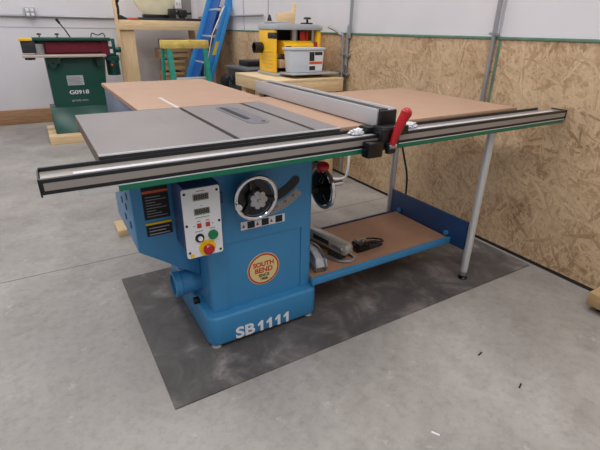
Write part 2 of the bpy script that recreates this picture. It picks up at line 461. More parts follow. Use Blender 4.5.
w, q, c, A = handwheel(.512, .05, .676, (0, -1, 0), .082)
T.part('crank_handle', MB().cyl((.432, .052, .672), (.432, .03, .672), .008, .006).tube([(.432, .03, .672), (.426, .015, .672), (.420, -.002, .673)], (.009, .013)), 'chrome', w)
T.part('axle', MB().cyl((.512, .07, .676), (.512, .124, .676), .016).lathe([(0.016, 0), (.05, .0), (.044, .012), (0.016, .012)], (.512, .1198, .676), (0, -1, 0)), 'blue', w)
w, q, c, A = handwheel(.905, .19, .605, (1, 0, 0), .088)
T.part('crank_handle', MB().cyl((.91, .13, .64), (.965, .13, .64), .010, .013), 'chrome', w)
T.part('axle', MB().cyl((.80, .19, .605), (.90, .19, .605), .016).cyl((.808, .19, .605), (.82, .19, .605), .04), 'black', w)
T.part('lock_lever_knob', MB().lathe([(0, -.018), (.018, -.018), (.027, -.008), (.028, .006), (.020, .016), (0, .019)], (.862, .13, .728), (0, 0, 1)).cyl((.862, .13, .712), (.862, .16, .70), .008), 'red', label='round red knob')
# dust port
dp = MB().lathe([(.052, 0), (.052, .11), (.046, .11), (.046, .0)], (.345, .30, .243), (-1, 0, 0), 32, True).lathe([(.052, .09), (.056, .092), (.056, .120), (.052, .122), (.046, .122)], (.345, .30, .243), (-1, 0, 0), 32, True)
dpo = T.part('dust_port', dp, 'blue')
T.part('port_throat', MB().lathe([(0, 0), (.0455, 0), (.0455, .05), (0, .05)], (.335, .30, .243), (-1, 0, 0)), 'black_matte', dpo)
T.part('port_clamp', MB().box(.285, .312, .222, .245, .165, .192, .004), 'black')
# motor cover
cov = T.part('motor_cover', MB().prism([(.10, .86), (.10, .455), (.335, .285), (.335, .86)], 'y', .25, .70, .006, 2), 'blue')
lv = MB()
for (y, z) in ((.34, .66), (.44, .66), (.39, .60), (.48, .60), (.34, .54), (.44, .54)):
    lv.lathe([(0, 0), (.017, 0), (.013, .004), (0, .005)], (.1002, y, z), (-1, 0, 0), 20)
T.multi('louvre_plug', lv, 'blue_dark', cov)
wl = T.part('warning_label', MB().box(.140, .236, .2485, .2499, .585, .80), 'black_matte', label='black warning label with orange band')
T.part('orange_band', MB().box(.141, .235, .2478, .2486, .690, .700), 'orange', wl)
T.part('text_lines', (lambda b: [b.box(.150, .226-.02*(i % 3), .2479, .2486, .596+i*.011, .599+i*.011) for i in range(8)] and b)(MB()), 'dark_wall', wl)
wl2 = T.part('warning_label', MB().box(.140, .238, .2485, .2499, .515, .572), 'black_matte', label='small black warning label with yellow band')
T.part('yellow_band', MB().box(.140, .238, .2478, .2486, .562, .571), 'yellow', wl2)
T.part('text_lines', (lambda b: [b.box(.150, .228-.015*(i % 2), .2479, .2486, .521+i*.013, .524+i*.013) for i in range(3)] and b)(MB()), 'label_grey', wl2)
# control panel (hung in front of the cabinet, faces the operator)
cb = T.part('control_box', MB().box(.245, .378, .03, .19, .482, .742, .006), 'blue_dark')
py = .03
pl = T.part('face_plate', MB().prism(rrect(.238, .372, .478, .738, .008), 'y', py-.004, py), 'white_plate', cb)
def onp(name, x, z, mb_f, m, label=None): return T.part(name, mb_f, m, cb, label=label)
f = py-.004
for z in (.705, .652):
    T.part('digital_display', MB().box(.276, .332, f-.0015, f, z-.012, z+.012), 'digit', cb)
    T.text('digits', '8888', .024, (.304, f-.0018, z), 'display', cb, sx=1.05, bold=.0006)
for x in (.29, .321): T.part('red_button', MB().box(x-.0075, x+.0075, f-.004, f, .592, .608, .001), 'redbadge', cb)
T.part('speed_dial', MB().lathe([(0, 0), (.017, 0), (.015, .006), (0, .006)], (.288, f, .552), (0, -1, 0)), 'black', cb)
T.part('dial_cap', MB().lathe([(0, .006), (.009, .006), (.008, .012), (0, .012)], (.288, f, .552), (0, -1, 0)), 'white_plate', cb)
T.part('start_button', MB().lathe([(0, 0), (.018, 0), (.018, .006), (.014, .008), (.014, .012), (0, .012)], (.337, f, .556), (0, -1, 0)), 'green_btn', cb)
T.part('stop_ring', MB().lathe([(0, 0), (.032, 0), (.030, .002), (0, .002)], (.313, f, .508), (0, -1, 0), 40), 'yellow', cb)
T.part('emergency_stop', MB().lathe([(0, .002), (.010, .002), (.010, .012), (.020, .014), (.020, .020), (.014, .026), (0, .027)], (.313, f, .508), (0, -1, 0)), 'red', cb)
T.part('hazard_mark', MB().lathe([(0, 0), (.008, 0), (.008, .001), (0, .001)], (.256, f, .487), (0, -1, 0)), 'yellow', cb)
s = MB()
for x, z in ((.248, .722), (.362, .722), (.246, .605), (.364, .605), (.248, .50), (.362, .49)): s.lathe([(0, 0), (.005, 0), (.003, .003), (0, .003)], (x, f, z), (0, -1, 0), 12)
T.multi('screw', s, 'black', cb)
mk = MB()
for x, z, wd in ((.304, .727, .03), (.304, .673, .006), (.304, .63, .05), (.29, .616, .014), (.321, .616, .014), (.288, .578, .03), (.337, .582, .02), (.272, .60, .006), (.34, .60, .006)): mk.box(x-wd/2, x+wd/2, f-.0004, f, z-.0015, z+.0015)
T.multi('legend_mark', mk, 'dark_wall', cb)
for o_ in list(cb.children)+[cb]: o_.data.transform(Matrix.Translation((-.011, 0, .024)) @ Matrix.Diagonal((.96, 1, .99, 1)) if False else Matrix.Translation((-.010, 0, .024)))
T.part('panel_bracket', MB().box(.35, .40, .10, .19, .66, .70), 'blue_dark')
# cast iron table
tb = T.part('table_top', MB().box(.29, .845, 0, .69, .892, H), 'cast_iron', smooth=False)
cut(tb, MB().box(.422, .441, -.01, .70, .907, .93).box(.7265, .7455, -.01, .70, .907, .93), S0)
wg = T.part('table_wing', MB().box(0, .2898, 0, .69, .892, H), 'cast_iron', smooth=False)
for x in (.4315, .736):
    T.part('miter_slot', MB().box(x-.0092, x+.0092, .001, .689, .9065, .9078), 'slot', tb)
T.part('chamfer_highlight', MB().box(.0, .845, -.0012, .0026, .9135, .9184), 'chamfer_glint', tb)  # polished front edge, its bright highlight line painted in as pale colour
T.part('front_edge', MB().box(.0005, .8445, -.0008, .004, .880, .9134), 'iron_side', tb)
T.part('side_edge', MB().box(-.0006, .008, .002, .689, .874, .914), 'iron_raw', wg)
T.part('end_rib', MB().box(0.002, .03, .64, .689, .855, .892).box(.002, .28, .66, .689, .86, .892).box(.002, .02, .01, .68, .868, .892), 'iron_side', wg)
tp = T.part('throat_plate', MB().prism(rrect(.572, .662, .20, .62, .042), 'z', .9175, .9188), 'throat', label='grey throat plate with blade slot')
T.part('plate_gap', MB().prism(rrect(.570, .664, .198, .622, .044), 'z', .9172, .9183), 'slot', tb)
T.part('blade_slot', MB().prism(rrect(.588, .616, .30, .605, .012), 'z', .9186, .9191), 'slot', tp)
T.part('finger_hole', MB().lathe([(0, 0), (.010, 0), (.010, .0006), (0, .0006)], (.64, .235, .9187), (0, 0, 1)), 'slot', tp)
T.part('rear_rail', MB().box(.05, 1.9, .692, .70, .83, .893), 'black')
# rails
ra = T.part('rail_angle', MB().box(-.155, 2.085, -.0128, -.003, .845, .905, .001), 'black')
rl = T.part('front_rail', MB().prism([(-.0885, .858), (-.013, .858), (-.013, .8945), (-.0885, .8945)], 'x', -.153, 2.185, .001), 'rail_grey')
T.part('rail_front', MB().prism([(-.102, .857), (-.089, .857), (-.089, .8985), (-.102, .8985)], 'x', -.155, 2.188, .0012), 'black', rl)
T.part('rail_stripe', MB().box(-.148, 2.180, -.1035, -.1015, .868, .888), 'rail_grey', rl)
T.part('rail_cap', MB().box(-.159, -.1545, -.104, -.01, .852, .900, .001), 'black', rl)
T.part('end_cap', MB().box(2.1875, 2.193, -.104, -.02, .855, .90, .001), 'black', rl)
T.part('measuring_tape', MB().box(-.075, 2.12, -.074, -.055, .8945, .8953), 'tape_glint', rl)  # scale tape; its white also paints the reflected streak along the rail
gs = T.part('rail_flange', MB().box(.028, 2.188, -.100, -.068, .836, .8568, .001), 'green_strip', label='green strip running under the rail')
T.part('flange_edge', MB().box(.028, 2.188, -.1012, -.0995, .8535, .8565), 'pale_edge', gs)
T.part('bare_flange', MB().box(-.07, .0278, -.100, -.068, .836, .8568, .001), 'alu', gs)
# extension table
ext = T.part('extension_board', MB().box(.847, 1.925, .0, .836, .897, .917, .0015), 'board')
T.part('extension_frame', MB().box(.86, 1.915, .006, .03, .845, .8968).box(.86, 1.915, .79, .81, .845, .8968).box(1.895, 1.915, .03, .79, .845, .8968).box(1.35, 1.37, .03, .79, .85, .8968), 'oldwood', ext)
for y in (-.03, .605):
    lg = T.part('leg', MB().cyl((1.722, y, .03), (1.722, y, .845), .0195, seg=28), 'alu')
    T.part('leg_foot', MB().lathe([(0, 0), (.024, 0), (.026, .006), (.018, .014), (.008, .018), (.008, .035), (0, .035)], (1.722, y, .0062), (0, 0, 1)), 'black_gloss' if y < 0 else 'black', lg)
    T.part('leg_collar', MB().cyl((1.722, y, .026), (1.722, y, .05), .0205, seg=28), 'steel', lg)
# lower shelf
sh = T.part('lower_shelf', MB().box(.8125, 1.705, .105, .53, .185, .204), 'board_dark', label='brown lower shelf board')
T.part('shelf_lip', MB().box(.800, 1.711, .085, .104, .176, .210, .002), 'blue', sh)
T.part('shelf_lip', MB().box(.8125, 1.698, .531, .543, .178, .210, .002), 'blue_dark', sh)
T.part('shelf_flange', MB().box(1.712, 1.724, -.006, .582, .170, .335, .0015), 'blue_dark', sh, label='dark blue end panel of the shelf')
T.multi('shelf_bolt', MB().cyl((1.700, .12, .225), (1.7115, .12, .225), .014).cyl((1.700, .50, .225), (1.7115, .50, .225), .014), 'blue', sh)

# ------------------------------------------------------------------ RIP FENCE
F = Thing('rip_fence', 'pale grey rip fence with black top track and red lever clamped across the saw', 'fence', (1.0, 0, .92))
fb = F.part('fence_beam', MB().box(.974, 1.048, -.066, 1.00, .924, .978, .002), 'alu')
F.part('fence_face', MB().box(.966, .9738, -.064, 1.00, .9215, .986, .001), 'fence_face', fb)
F.part('fence_face', MB().box(1.0482, 1.056, -.064, 1.00, .9215, .986, .001), 'fence_face', fb)
F.part('top_track', MB().box(.980, 1.022, -.06, .93, .978, .984), 'black', fb)
F.part('end_cap', MB().box(.970, 1.052, -.079, -.066, .922, .982, .003), 'black', fb)
F.part('clamp_bar', MB().box(.925, 1.09, -.066, -.014, .9056, .922, .002).box(.95, 1.075, -.128, -.064, .903, .93, .003), 'black')
F.part('clamp_jaw', MB().box(.945, 1.03, -.132, -.107, .85, .925, .003).box(.962, 1.0, -.150, -.13, .835, .875, .003), 'black')
cur = F.part('cursor_box', MB().box(.870, .938, -.150, -.106, .828, .886, .006).box(.935, .965, -.135, -.107, .86, .885), 'black_gloss', label='black cursor housing in front of the rail')
lev = F.part('lever', MB().tube([(.982, -.146, .868), (.992, -.149, .905), (1.008, -.151, .945), (1.027, -.153, .980)], (.0115, .0205), 16).ball((1.0275, -.153, .981), .0212), 'red', label='glossy red locking lever')
F.part('lever_pivot', MB().cyl((.965, -.145, .862), (1.0, -.145, .862), .010), 'steel', lev)

# ------------------------------------------------------------------ crumpled plastic beside fence
def crumple(name, cx, cy, cz, sx, sy, sz, label):
    b = MB(); b.ball((0, 0, 0), 1, seg=28)
    for v in b.bm.verts:
        k = 1+.35*math.sin(v.co.x*9+cx*50)*math.cos(v.co.y*8)+.2*math.sin(v.co.z*14+v.co.x*5)
        v.co = Vector((cx+v.co.x*sx*k, cy+v.co.y*sy*k, cz+max(v.co.z, -.3)*sz*k*(1 if v.co.z > 0 else .6)))
    single(name, b, 'plasticwrap', label, 'plastic', loc=(cx, cy, cz))
crumple('plastic_scrap', .893, -.045, .902, .026, .022, .014, 'crumpled clear plastic scrap on the rail left of the fence')
crumple('plastic_scrap', 1.15, -.045, .902, .045, .022, .014, 'crumpled clear plastic scrap on the rail right of the red lever')

# ------------------------------------------------------------------ OUTFEED TABLE
OT = Thing('outfeed_table', 'low brown hardboard outfeed table standing behind the saw top', 'table', (.59, 1.27, 0))
of = OT.part('top', MB().prism([(.252, .703), (.8445, .703), (.8445, .839), (.922, .839), (.922, 1.82), (.252, 1.82)], 'z', .897, .917), 'board', smooth=False)
cut(of, MB().box(.422, .441, .7, 1.06, .909, .93), (.59, 1.27, 0))
OT.part('slot_glint', MB().box(.4225, .4405, .704, 1.058, .909, .9162), 'tape_glint', of)  # white strip paints the glint of light in the groove
OT.part('apron', MB().box(.27, .80, .76, .78, .82, .8968).box(.27, .90, 1.78, 1.80, .82, .8968).box(.27, .29, .78, 1.78, .82, .8968).box(.88, .90, .85, 1.78, .82, .8968), 'blue_dark')
for x in (.45, .82):
    for y in (1.05, 1.75):
        OT.part('leg', MB().cyl((x, y, .02), (x, y, .82), .019), 'alu')
        OT.part('leg_foot', MB().cyl((x, y, 0), (x, y, .022), .026, .02), 'black')

single('wood_block', MB().box(.155, .235, 1.42, 1.60, 0, .045, .003), 'pine_y', 'short pale wood block on the floor behind the motor cover', 'block', loc=(.18, 1.5, 0))
OT.part('side_panel', MB().box(.262, .27, .78, 1.79, .45, .8968, .001), 'panel_blue', label='blue grey side panel')

# ------------------------------------------------------------------ things on the lower shelf
g = Thing('blade_guard', 'grey blade guard arm with splitter lying on the lower shelf', 'guard', (1.01, .30, .2045), local=True)
g.root.rotation_euler = (0, 0, math.radians(-72))
bg = g.part('arm', MB().prism([(-.17, .060), (.14, .030), (.155, .045), (.155, .075), (.14, .088), (-.15, .118), (-.175, .10)], 'y', -.024, .024, .005), 'guard_grey')
g.part('arm_window', MB().prism([(-.06, .066), (.04, .057), (.04, .080), (-.06, .092)], 'y', -.0255, -.0235), 'dark_machine', bg)
g.part('arm_window', MB().prism([(.06, .054), (.11, .050), (.11, .066), (.06, .072)], 'y', -.0255, -.0235), 'steel', bg)
g.part('arm_cap', MB().prism([(-.20, .085), (-.14, .085), (-.14, .150), (-.18, .155), (-.20, .13)], 'y', -.016, .016, .004), 'steel')
g.multi('hinge_bolt', MB().cyl((-.165, -.034, .10), (-.165, .034, .10), .012).cyl((.12, -.036, .06), (.12, .036, .06), .010), 'steel')
g.part('support', MB().prism([(.03, .0), (.12, .0), (.10, .045), (.05, .05)], 'y', -.022, .022, .003), 'dark_machine')
g.part('base_frame', MB().tube([(-.17, -.05, .008), (-.02, -.055, .008), (.10, -.05, .008), (.16, -.02, .008), (.17, .03, .008), (.10, .05, .008), (-.05, .055, .008), (-.17, .05, .008)], .0075), 'steel')
g.part('splitter_plate', MB().prism([(-.16, .0), (.05, .0), (.03, .04), (-.08, .062), (-.16, .05)], 'y', .028, .034, .001), 'oldwood')
m_ = Thing('anti_kickback_pawl', 'small black toothed clamp at the right end of the grey guard', 'clamp', (1.19, .215, .2045), local=True)
m_.part('body', MB().prism([(-.05, .0), (.03, .0), (.035, .03), (.0, .045), (-.05, .04)], 'y', -.022, .022, .004), 'black_gloss')
m_.part('barrel', MB().cyl((-.03, -.035, .036), (-.03, .035, .036), .016, seg=20), 'black_gloss')
m_.part('pawl', MB().prism([(.02, .002), (.11, .004), (.125, .016), (.10, .026), (.085, .020), (.07, .030), (.055, .022), (.04, .034), (.02, .03)], 'y', -.020, -.012, .001), 'dark_machine')
m_.part('pawl', MB().prism([(.02, .002), (.11, .004), (.125, .016), (.10, .026), (.085, .020), (.07, .030), (.055, .022), (.04, .034), (.02, .03)], 'y', .012, .020, .001), 'dark_machine')
m_.part('spring_arm', MB().tube([(-.03, -.03, .05), (.02, -.028, .058), (.07, -.03, .046), (.12, -.02, .03), (.13, .01, .026), (.10, .03, .03), (.05, .034, .04)], .0045), 'black_gloss')
m_.multi('screw', MB().cyl((-.01, 0, .04), (-.01, 0, .068), .006).cyl((.022, .01, .03), (.022, .01, .056), .005), 'steel')
gg = Thing('guard_cover', 'clear blade cover with metal rim at the left end of the lower shelf', 'cover', (.89, .23, .2045), local=True)
gg.root.rotation_euler = (0, 0, math.radians(-100))
sh_ = gg.part('shell', MB().prism([(-.09, .012), (.09, .012), (.105, .03), (.085, .062), (.0, .078), (-.09, .060)], 'y', -.022, .022, .006), 'label_grey')
gg.part('rim', MB().tube([(.09, -.026, .010), (.112, -.026, .03), (.088, -.026, .068), (.0, -.026, .085), (-.09, -.026, .066)], .0048), 'steel')
gg.part('rim', MB().tube([(.09, .026, .010), (.112, .026, .03), (.088, .026, .068), (.0, .026, .085), (-.09, .026, .066)], .0048), 'steel')
gg.part('foot_plate', MB().box(-.09, .10, -.028, .028, .0, .012, .002), 'iron_raw')

# ------------------------------------------------------------------ BELT SANDER
B = Thing('belt_sander', 'dark green belt sander on flared pedestal with maroon belt', 'sander', (.32, 4.65, 0))
ped = B.part('pedestal', MB().prism([(.03, .91), (.66, .91), (.60, .37), (.03, .37)], 'y', 4.55, 4.85, .006), 'gdark')
B.part('pedestal_foot', (lambda b: (lambda v: b)([b.ngon(p) for p in []]))(MB()).prism([(4.548, .372), (4.852, .372), (4.90, .09), (4.40, .09)], 'x', -.02, .62, .006), 'gdark')
pf = B.part('plate', MB().box(.21, .385, 4.547, 4.5505, .61, .72), 'label_grey')
B.part('plate_print', (lambda b: [b.box(.22, .37-.02*(i % 2), 4.5462, 4.5472, .62+i*.014, .626+i*.014) for i in range(6)] and b)(MB()), 'dark_wall', pf)
B.text('lettering', 'G0918', .062, (.315, 4.5465, .53), 'white', ped, bold=.001, sx=1.25)
B.text('lettering', 'grizzly.com', .034, (.31, 4.5465, .44), 'label_grey', ped, sx=1.15)
hd = B.part('housing', MB().box(-.05, .76, 4.62, 4.80, .95, 1.125, .006).box(-.05, .74, 4.50, 4.62, 1.095, 1.125, .004), 'gdark')
B.part('sanding_belt', MB().box(.06, .66, 4.56, 4.625, .965, 1.08, .004), 'maroon', hd)
B.part('drive_drum', MB().cyl((.68, 4.60, .93), (.68, 4.60, 1.10), .05), 'maroon', hd)
B.part('idler_drum', MB().cyl((.0, 4.565, .955), (.0, 4.565, 1.06), .055), 'steel', hd)
B.part('left_end', MB().box(-.17, -.03, 4.52, 4.78, .965, 1.09, .01), 'dark_machine', hd)
B.part('yellow_cap', MB().box(-.18, -.06, 4.49, 4.62, 1.09, 1.118, .006), 'yellow', hd, label='yellow corner cap')
B.part('work_table', MB().box(-.18, .655, 4.36, 4.62, .928, .952, .003), 'worktable', label='pale steel work table')
B.multi('table_bracket', MB().box(.03, .18, 4.42, 4.6, .86, .928).cyl((.10, 4.42, .84), (.10, 4.50, .84), .03).box(.55, .62, 4.45, 4.6, .82, .928), 'gdeep')
mt = B.part('motor', MB().cyl((.755, 4.68, .70), (.755, 4.68, .875), .075, seg=28, bev=.008).box(.68, .83, 4.60, 4.80, .87, .93, .006), 'gdark')
B.part('motor_fins', (lambda b: [b.box(.688+.016*i, .692+.016*i, 4.598, 4.606, .72, .86) for i in range(8)] and b)(MB()), 'gdeep', mt)
B.part('belt_guard', MB().box(.70, .80, 4.58, 4.78, .93, 1.115, .006), 'gdark')
B.part('guard_label', MB().box(.725, .76, 4.577, 4.5805, 1.03, 1.09), 'white_plate')
B.part('guard_label', MB().box(.73, .765, 4.577, 4.5805, .955, 1.0), 'white_plate')
B.part('tension_arm', MB().cyl((.79, 4.66, .99), (.87, 4.66, .99), .032, bev=.004), 'gdark')
B.part('motor_bolt', MB().ball((.73, 4.60, .82), .016), 'orange', mt)
for x in (.025, .20):
    B.part('knob', MB().cyl((x, 4.56, 1.12), (x, 4.56, 1.155), .006).cyl((x, 4.56, 1.15), (x, 4.56, 1.168), .024, .018, 16, .003), 'black')
B.part('tracking_lever', MB().tube([(.335, 4.58, 1.12), (.29, 4.58, 1.21), (.245, 4.58, 1.28)], .007, smooth=0).cyl((.252, 4.58, 1.268), (.225, 4.58, 1.315), .013, .015), 'black')
B.part('under_knob', MB().box(-.16, -.06, 4.47, 4.52, .90, .928, .004).cyl((-.11, 4.46, .90), (-.11, 4.46, .93), .02), 'black')
B.part('cable_loop', MB().tube([(.56, 4.7, 1.12), (.58, 4.7, 1.17), (.64, 4.7, 1.15), (.70, 4.7, 1.17), (.72, 4.7, 1.12)], .006), 'gdeep')
sk = Thing('wooden_skid', 'low pale timber skid under the green belt sander', 'skid', (.3, 4.65, 0))
for x in (-.08, .5):
    sk.part('runner', MB().box(x, x+.18, 4.28, 5.0, 0, .05, .002), 'pine_y')
sk.part('front_board', MB().box(-.10, .72, 4.262, 4.2795, .0, .09, .002), 'pine_x')
for y in (4.28, 4.52, 4.80):
    sk.part('board', MB().box(-.10, .72, y, y+.20, .05, .09, .002), 'pine_x')

# ------------------------------------------------------------------ SHELF UNIT
U = Thing('workshop_shelf', 'tall pine shelf unit against the back wall right of the sander', 'shelf', (1.45, 5.1, 0))
for x, y, wd in ((.885, 4.80, .20), (1.92, 4.80, .20), (1.12, 5.50, .09), (2.0, 5.50, .09)):
    U.part('post', MB().box(x, x+wd, y, y+.04, 0, 1.21, .002), 'pine')
U.part('tall_post', MB().prism([(.868, .35), (.905, .35), (.905, 1.62), (.872, 1.62)], 'y', 4.76, 4.798, .001), 'pine')
U.part('front_beam', MB().box(.906, 2.12, 4.76, 4.80, 1.212, 1.305, .002), 'pine_x')
U.part('rear_beam', MB().box(1.02, 2.12, 5.54, 5.58, 1.212, 1.305, .002), 'pine_x')
U.part('top', MB().prism([(.92, 4.80), (2.10, 4.80), (2.10, 5.60), (1.03, 5.60)], 'z', 1.3052, 1.325), 'ply')
U.part('lower_deck', MB().box(.90, 2.12, 4.85, 5.50, .50, .52), 'ply')
# on top
k = Thing('bar_clamp', 'black cast handle standing on the left end of the pine shelf', 'clamp', (.96, 4.95, 1.325))
k.part('stem', MB().tube([(.945, 4.95, 1.36), (.955, 4.95, 1.45), (.945, 4.95, 1.52)], .016).ball((.945, 4.95, 1.54), .035), 'black')
k.part('foot', MB().prism([(.93, 1.325), (1.05, 1.325), (1.04, 1.345), (.98, 1.375), (.93, 1.38)], 'y', 4.90, 5.0, .006), 'black')
single('rag', (lambda b: b.ball((1.11, 4.93, 1.337), .05, 1.2, .8, .22))(MB()), 'redbadge', 'small crumpled pale red rag on the pine shelf beside the black handle', 'rag', loc=(1.11, 4.93, 1.326))
w_ = Thing('band_wheel', 'large cream disc with dark centre standing on the pine shelf', 'wheel', (1.43, 5.2, 1.36))
w_.part('disc', MB().lathe([(0, -.03), (.25, -.03), (.28, -.02), (.28, .03), (.24, .045), (.10, .02), (0, .02)], (1.47, 5.2, 1.642), (0, -1, 0), 56), 'disc')
w_.part('hub', MB().lathe([(0, 0), (.075, .0), (.065, .04), (0, .045)], (1.47, 5.2, 1.655), (0, -1, 0)), 'black')
w_.part('cradle', MB().box(1.30, 1.62, 5.14, 5.26, 1.358, 1.40, .004), 'black')
l_ = Thing('bench_lathe', 'long black machine bed lying on the pine shelf', 'machine', (1.65, 5.0, 1.325))
l_.part('bed', MB().box(1.22, 2.06, 4.93, 5.13, 1.327, 1.345, .003).box(1.20, 2.08, 4.95, 5.11, 1.345, 1.358, .002), 'dark_machine')
l_.part('headstock', MB().box(1.60, 1.68, 4.96, 5.08, 1.358, 1.47, .008), 'black')
l_.part('tailstock', MB().box(1.72, 1.83, 4.96, 5.06, 1.375, 1.46, .008).cyl((1.66, 5.01, 1.42), (1.90, 5.01, 1.42), .014), 'black')
l_.part('slide', MB().box(1.74, 1.80, 4.97, 5.05, 1.356, 1.38), 'black')
u_ = Thing('utility_box', 'small white electrical box on a grey plate above the pine shelf', 'box', (1.9, 5.7, 1.5))
u_.part('plate', MB().box(1.76, 2.14, 5.74, 5.764, 1.36, 1.80, .003), 'dark_wall')
u_.part('outlet', MB().box(1.89, 1.99, 5.715, 5.74, 1.50, 1.62, .006), 'white')
u_.part('switch', MB().box(1.91, 1.93, 5.71, 5.716, 1.54, 1.58).box(1.95, 1.97, 5.71, 5.716, 1.54, 1.58), 'label_grey')
# below: crates on the lower deck
for i, (x0, x1, z0, z1, lab) in enumerate(((1.42, 1.72, .522, .70, 'dark wooden crate on the lower deck, bottom of the stack'), (1.46, 1.74, .702, .86, 'brown wooden crate in the middle of the stack under the pine shelf'), (1.40, 1.80, .862, 1.0, 'wide brown wooden crate topmost under the pine shelf'))):
    cr = Thing('crate', lab, 'crate', ((x0+x1)/2, 5.1, z0), group='crates under the pine shelf')
    cr.part('box', MB().box(x0+.01, x1-.01, 4.96, 5.24, z0, z1-.02, .003), 'oldwood')
    cr.part('slat', MB().box(x0, x1, 4.94, 4.96, z0+.01, z0+.05, .002).box(x0, x1, 4.94, 4.96, z1-.06, z1-.02, .002), 'tan')
single('storage_case', MB().box(1.46, 1.78, 4.96, 5.2, 1.0, 1.10, .01), 'black_matte', 'black case lying on the topmost crate under the pine shelf', 'case', loc=(1.6, 5.1, 1.0))

# ------------------------------------------------------------------ GREEN STEP LADDER
L = Thing('step_ladder', 'green fibreglass step ladder with yellow top cap', 'ladder', (1.45, 3.95, 0))
L.part('top_cap', MB().box(1.185, 1.715, 3.86, 4.02, 1.03, 1.118, .008).box(1.20, 1.70, 3.855, 3.862, 1.05, 1.095, .002), 'ladder_yellow')
for x, d in ((1.195, -1), (1.64, 1)):
    L.part('front_rail', MB().prism([(3.87, 1.032), (3.93, 1.032), (3.68, 0), (3.62, 0)], 'x', x+.03, x+.055, .002).prism([(3.865, 1.032), (3.872, 1.032), (3.622, 0), (3.615, 0)], 'x', x+(.03 if d < 0 else 0), x+(.085 if d < 0 else .055)), 'ladder_green')
    L.part('rear_rail', MB().prism([(3.95, 1.032), (4.01, 1.032), (4.22, 0), (4.16, 0)], 'x', x+(-.004 if d < 0 else .06), x+(.026 if d < 0 else .09), .002), 'ladder_green')
for z in (.72, .42, .14):
    y = 3.63+.25*z/1.03
    L.part('tread', MB().box(1.282, 1.638, y+.002, y+.09, z-.045, z, .003), 'alu')
L.part('spreader', MB().tube([(1.26, 3.78, .6), (1.22, 4.06, .6)], .006, smooth=0), 'alu')
L.part('spreader', MB().tube([(1.68, 3.78, .6), (1.72, 4.06, .6)], .006, smooth=0), 'alu')

# ------------------------------------------------------------------ BLUE LADDER leaning on the right wall
BL = Thing('leaning_ladder', 'tall blue fibreglass ladder leaning folded against the wall corner', 'ladder', (1.75, 4.4, 0))
def slant(x0, x1, z0, z1, w): return [(x0, z0), (x0+w, z0), (x1+w, z1), (x1, z1)]
for y, x in ((4.70, 1.41), (4.36, 1.54)):
    BL.part('front_rail', MB().prism(slant(x, x+.39*1.72, 0, 1.72, .10), 'y', y-.014, y+.014, .002), 'ladder_blue')
for y, x in ((4.62, 1.60), (4.30, 1.62)):
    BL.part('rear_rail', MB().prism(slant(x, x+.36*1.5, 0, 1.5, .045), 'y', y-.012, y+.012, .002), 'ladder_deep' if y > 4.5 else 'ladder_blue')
for k in range(5):
    z = .22+.31*k; x = 1.50+.39*z
    BL.part('step', MB().box(x-.03, x+.045, 4.376, 4.684, z-.014, z+.014, .002), 'alu')
BL.part('back_web', MB().prism(slant(1.48, 1.48+.39*1.6, .02, 1.62, .012), 'y', 4.38, 4.68), 'ladder_deep', label='dark blue inner web')
BL.part('brace', MB().tube([(1.80, 4.28, .75), (1.92, 4.28, 1.18), (2.10, 4.28, 1.5)], .007, smooth=0), 'alu')
BL.part('label', MB().prism(slant(1.54+.39*.93+.02, 1.54+.39*1.09+.02, .93, 1.09, .055), 'y', 4.342, 4.3455), 'yellow', label='yellow warning label')

# ------------------------------------------------------------------ DARK MACHINE beside ladder
D = Thing('jointer', 'dark grey machine standing low by the wall left of the planer bench', 'machine', (1.85, 3.2, 0))
D.part('stand', MB().prism([(1.76, 0), (2.12, 0), (2.06, .62), (1.80, .62)], 'y', 2.80, 3.30, .01), 'dark_machine')
D.part('body', MB().box(1.72, 2.10, 2.75, 3.32, .62, .86, .012), 'dark_machine')
D.part('table', MB().box(1.70, 2.12, 2.72, 3.34, .86, .885, .003), 'jtable')
D.part('fence', MB().box(1.84, 2.10, 3.05, 3.30, .885, .94, .01), 'black')
D.part('hand_knob', MB().torus((1.70, 3.20, .74), (-1, 0, 0), .045, .010).cyl((1.70, 3.2, .74), (1.73, 3.2, .74), .016), 'black')
cw = Thing('motor_casting', 'small dark round motor between the ladders and the grey machine', 'motor', (1.9, 3.75, 0))
cw.part('drum', MB().cyl((1.92, 3.70, .66), (1.92, 3.88, .66), .085, seg=24, bev=.01), 'black')
cw.part('shaft', MB().cyl((1.92, 3.66, .66), (1.92, 3.70, .66), .035), 'steel')
cw.part('stand', MB().box(1.85, 1.99, 3.71, 3.87, 0, .585, .005), 'dark_machine')

# ------------------------------------------------------------------ PLANER BENCH + PLANER
PB = Thing('planer_bench', 'pine workbench standing along the plywood clad wall under the planer', 'bench', (1.8, 2.3, 0))
PB.part('top', MB().box(1.49, 2.17, 1.80, 2.56, .860, .880, .002), 'ply')
PB.part('side_rail', MB().box(1.49, 1.528, 1.80, 2.56, .772, .8598, .002), 'pine_y')
PB.part('side_rail', MB().box(2.13, 2.168, 1.80, 2.56, .772, .8598, .002), 'pine_y')
PB.part('end_rail', MB().box(1.528, 2.13, 1.80, 1.838, .772, .8598, .002), 'pine_x')
PB.part('end_rail', MB().box(1.528, 2.13, 2.522, 2.56, .772, .8598, .002), 'pine_x')
for x in (1.53, 2.04):
    for y in (1.84, 2.43):
        PB.part('leg', MB().box(x, x+.088, y, y+.088, 0, .772, .002), 'pine')
PB.part('mid_post', MB().box(1.53, 1.57, 2.14, 2.23, .24, .772), 'pine')
PB.part('shelf', MB().box(1.53, 2.13, 1.84, 2.52, .22, .24), 'ply')

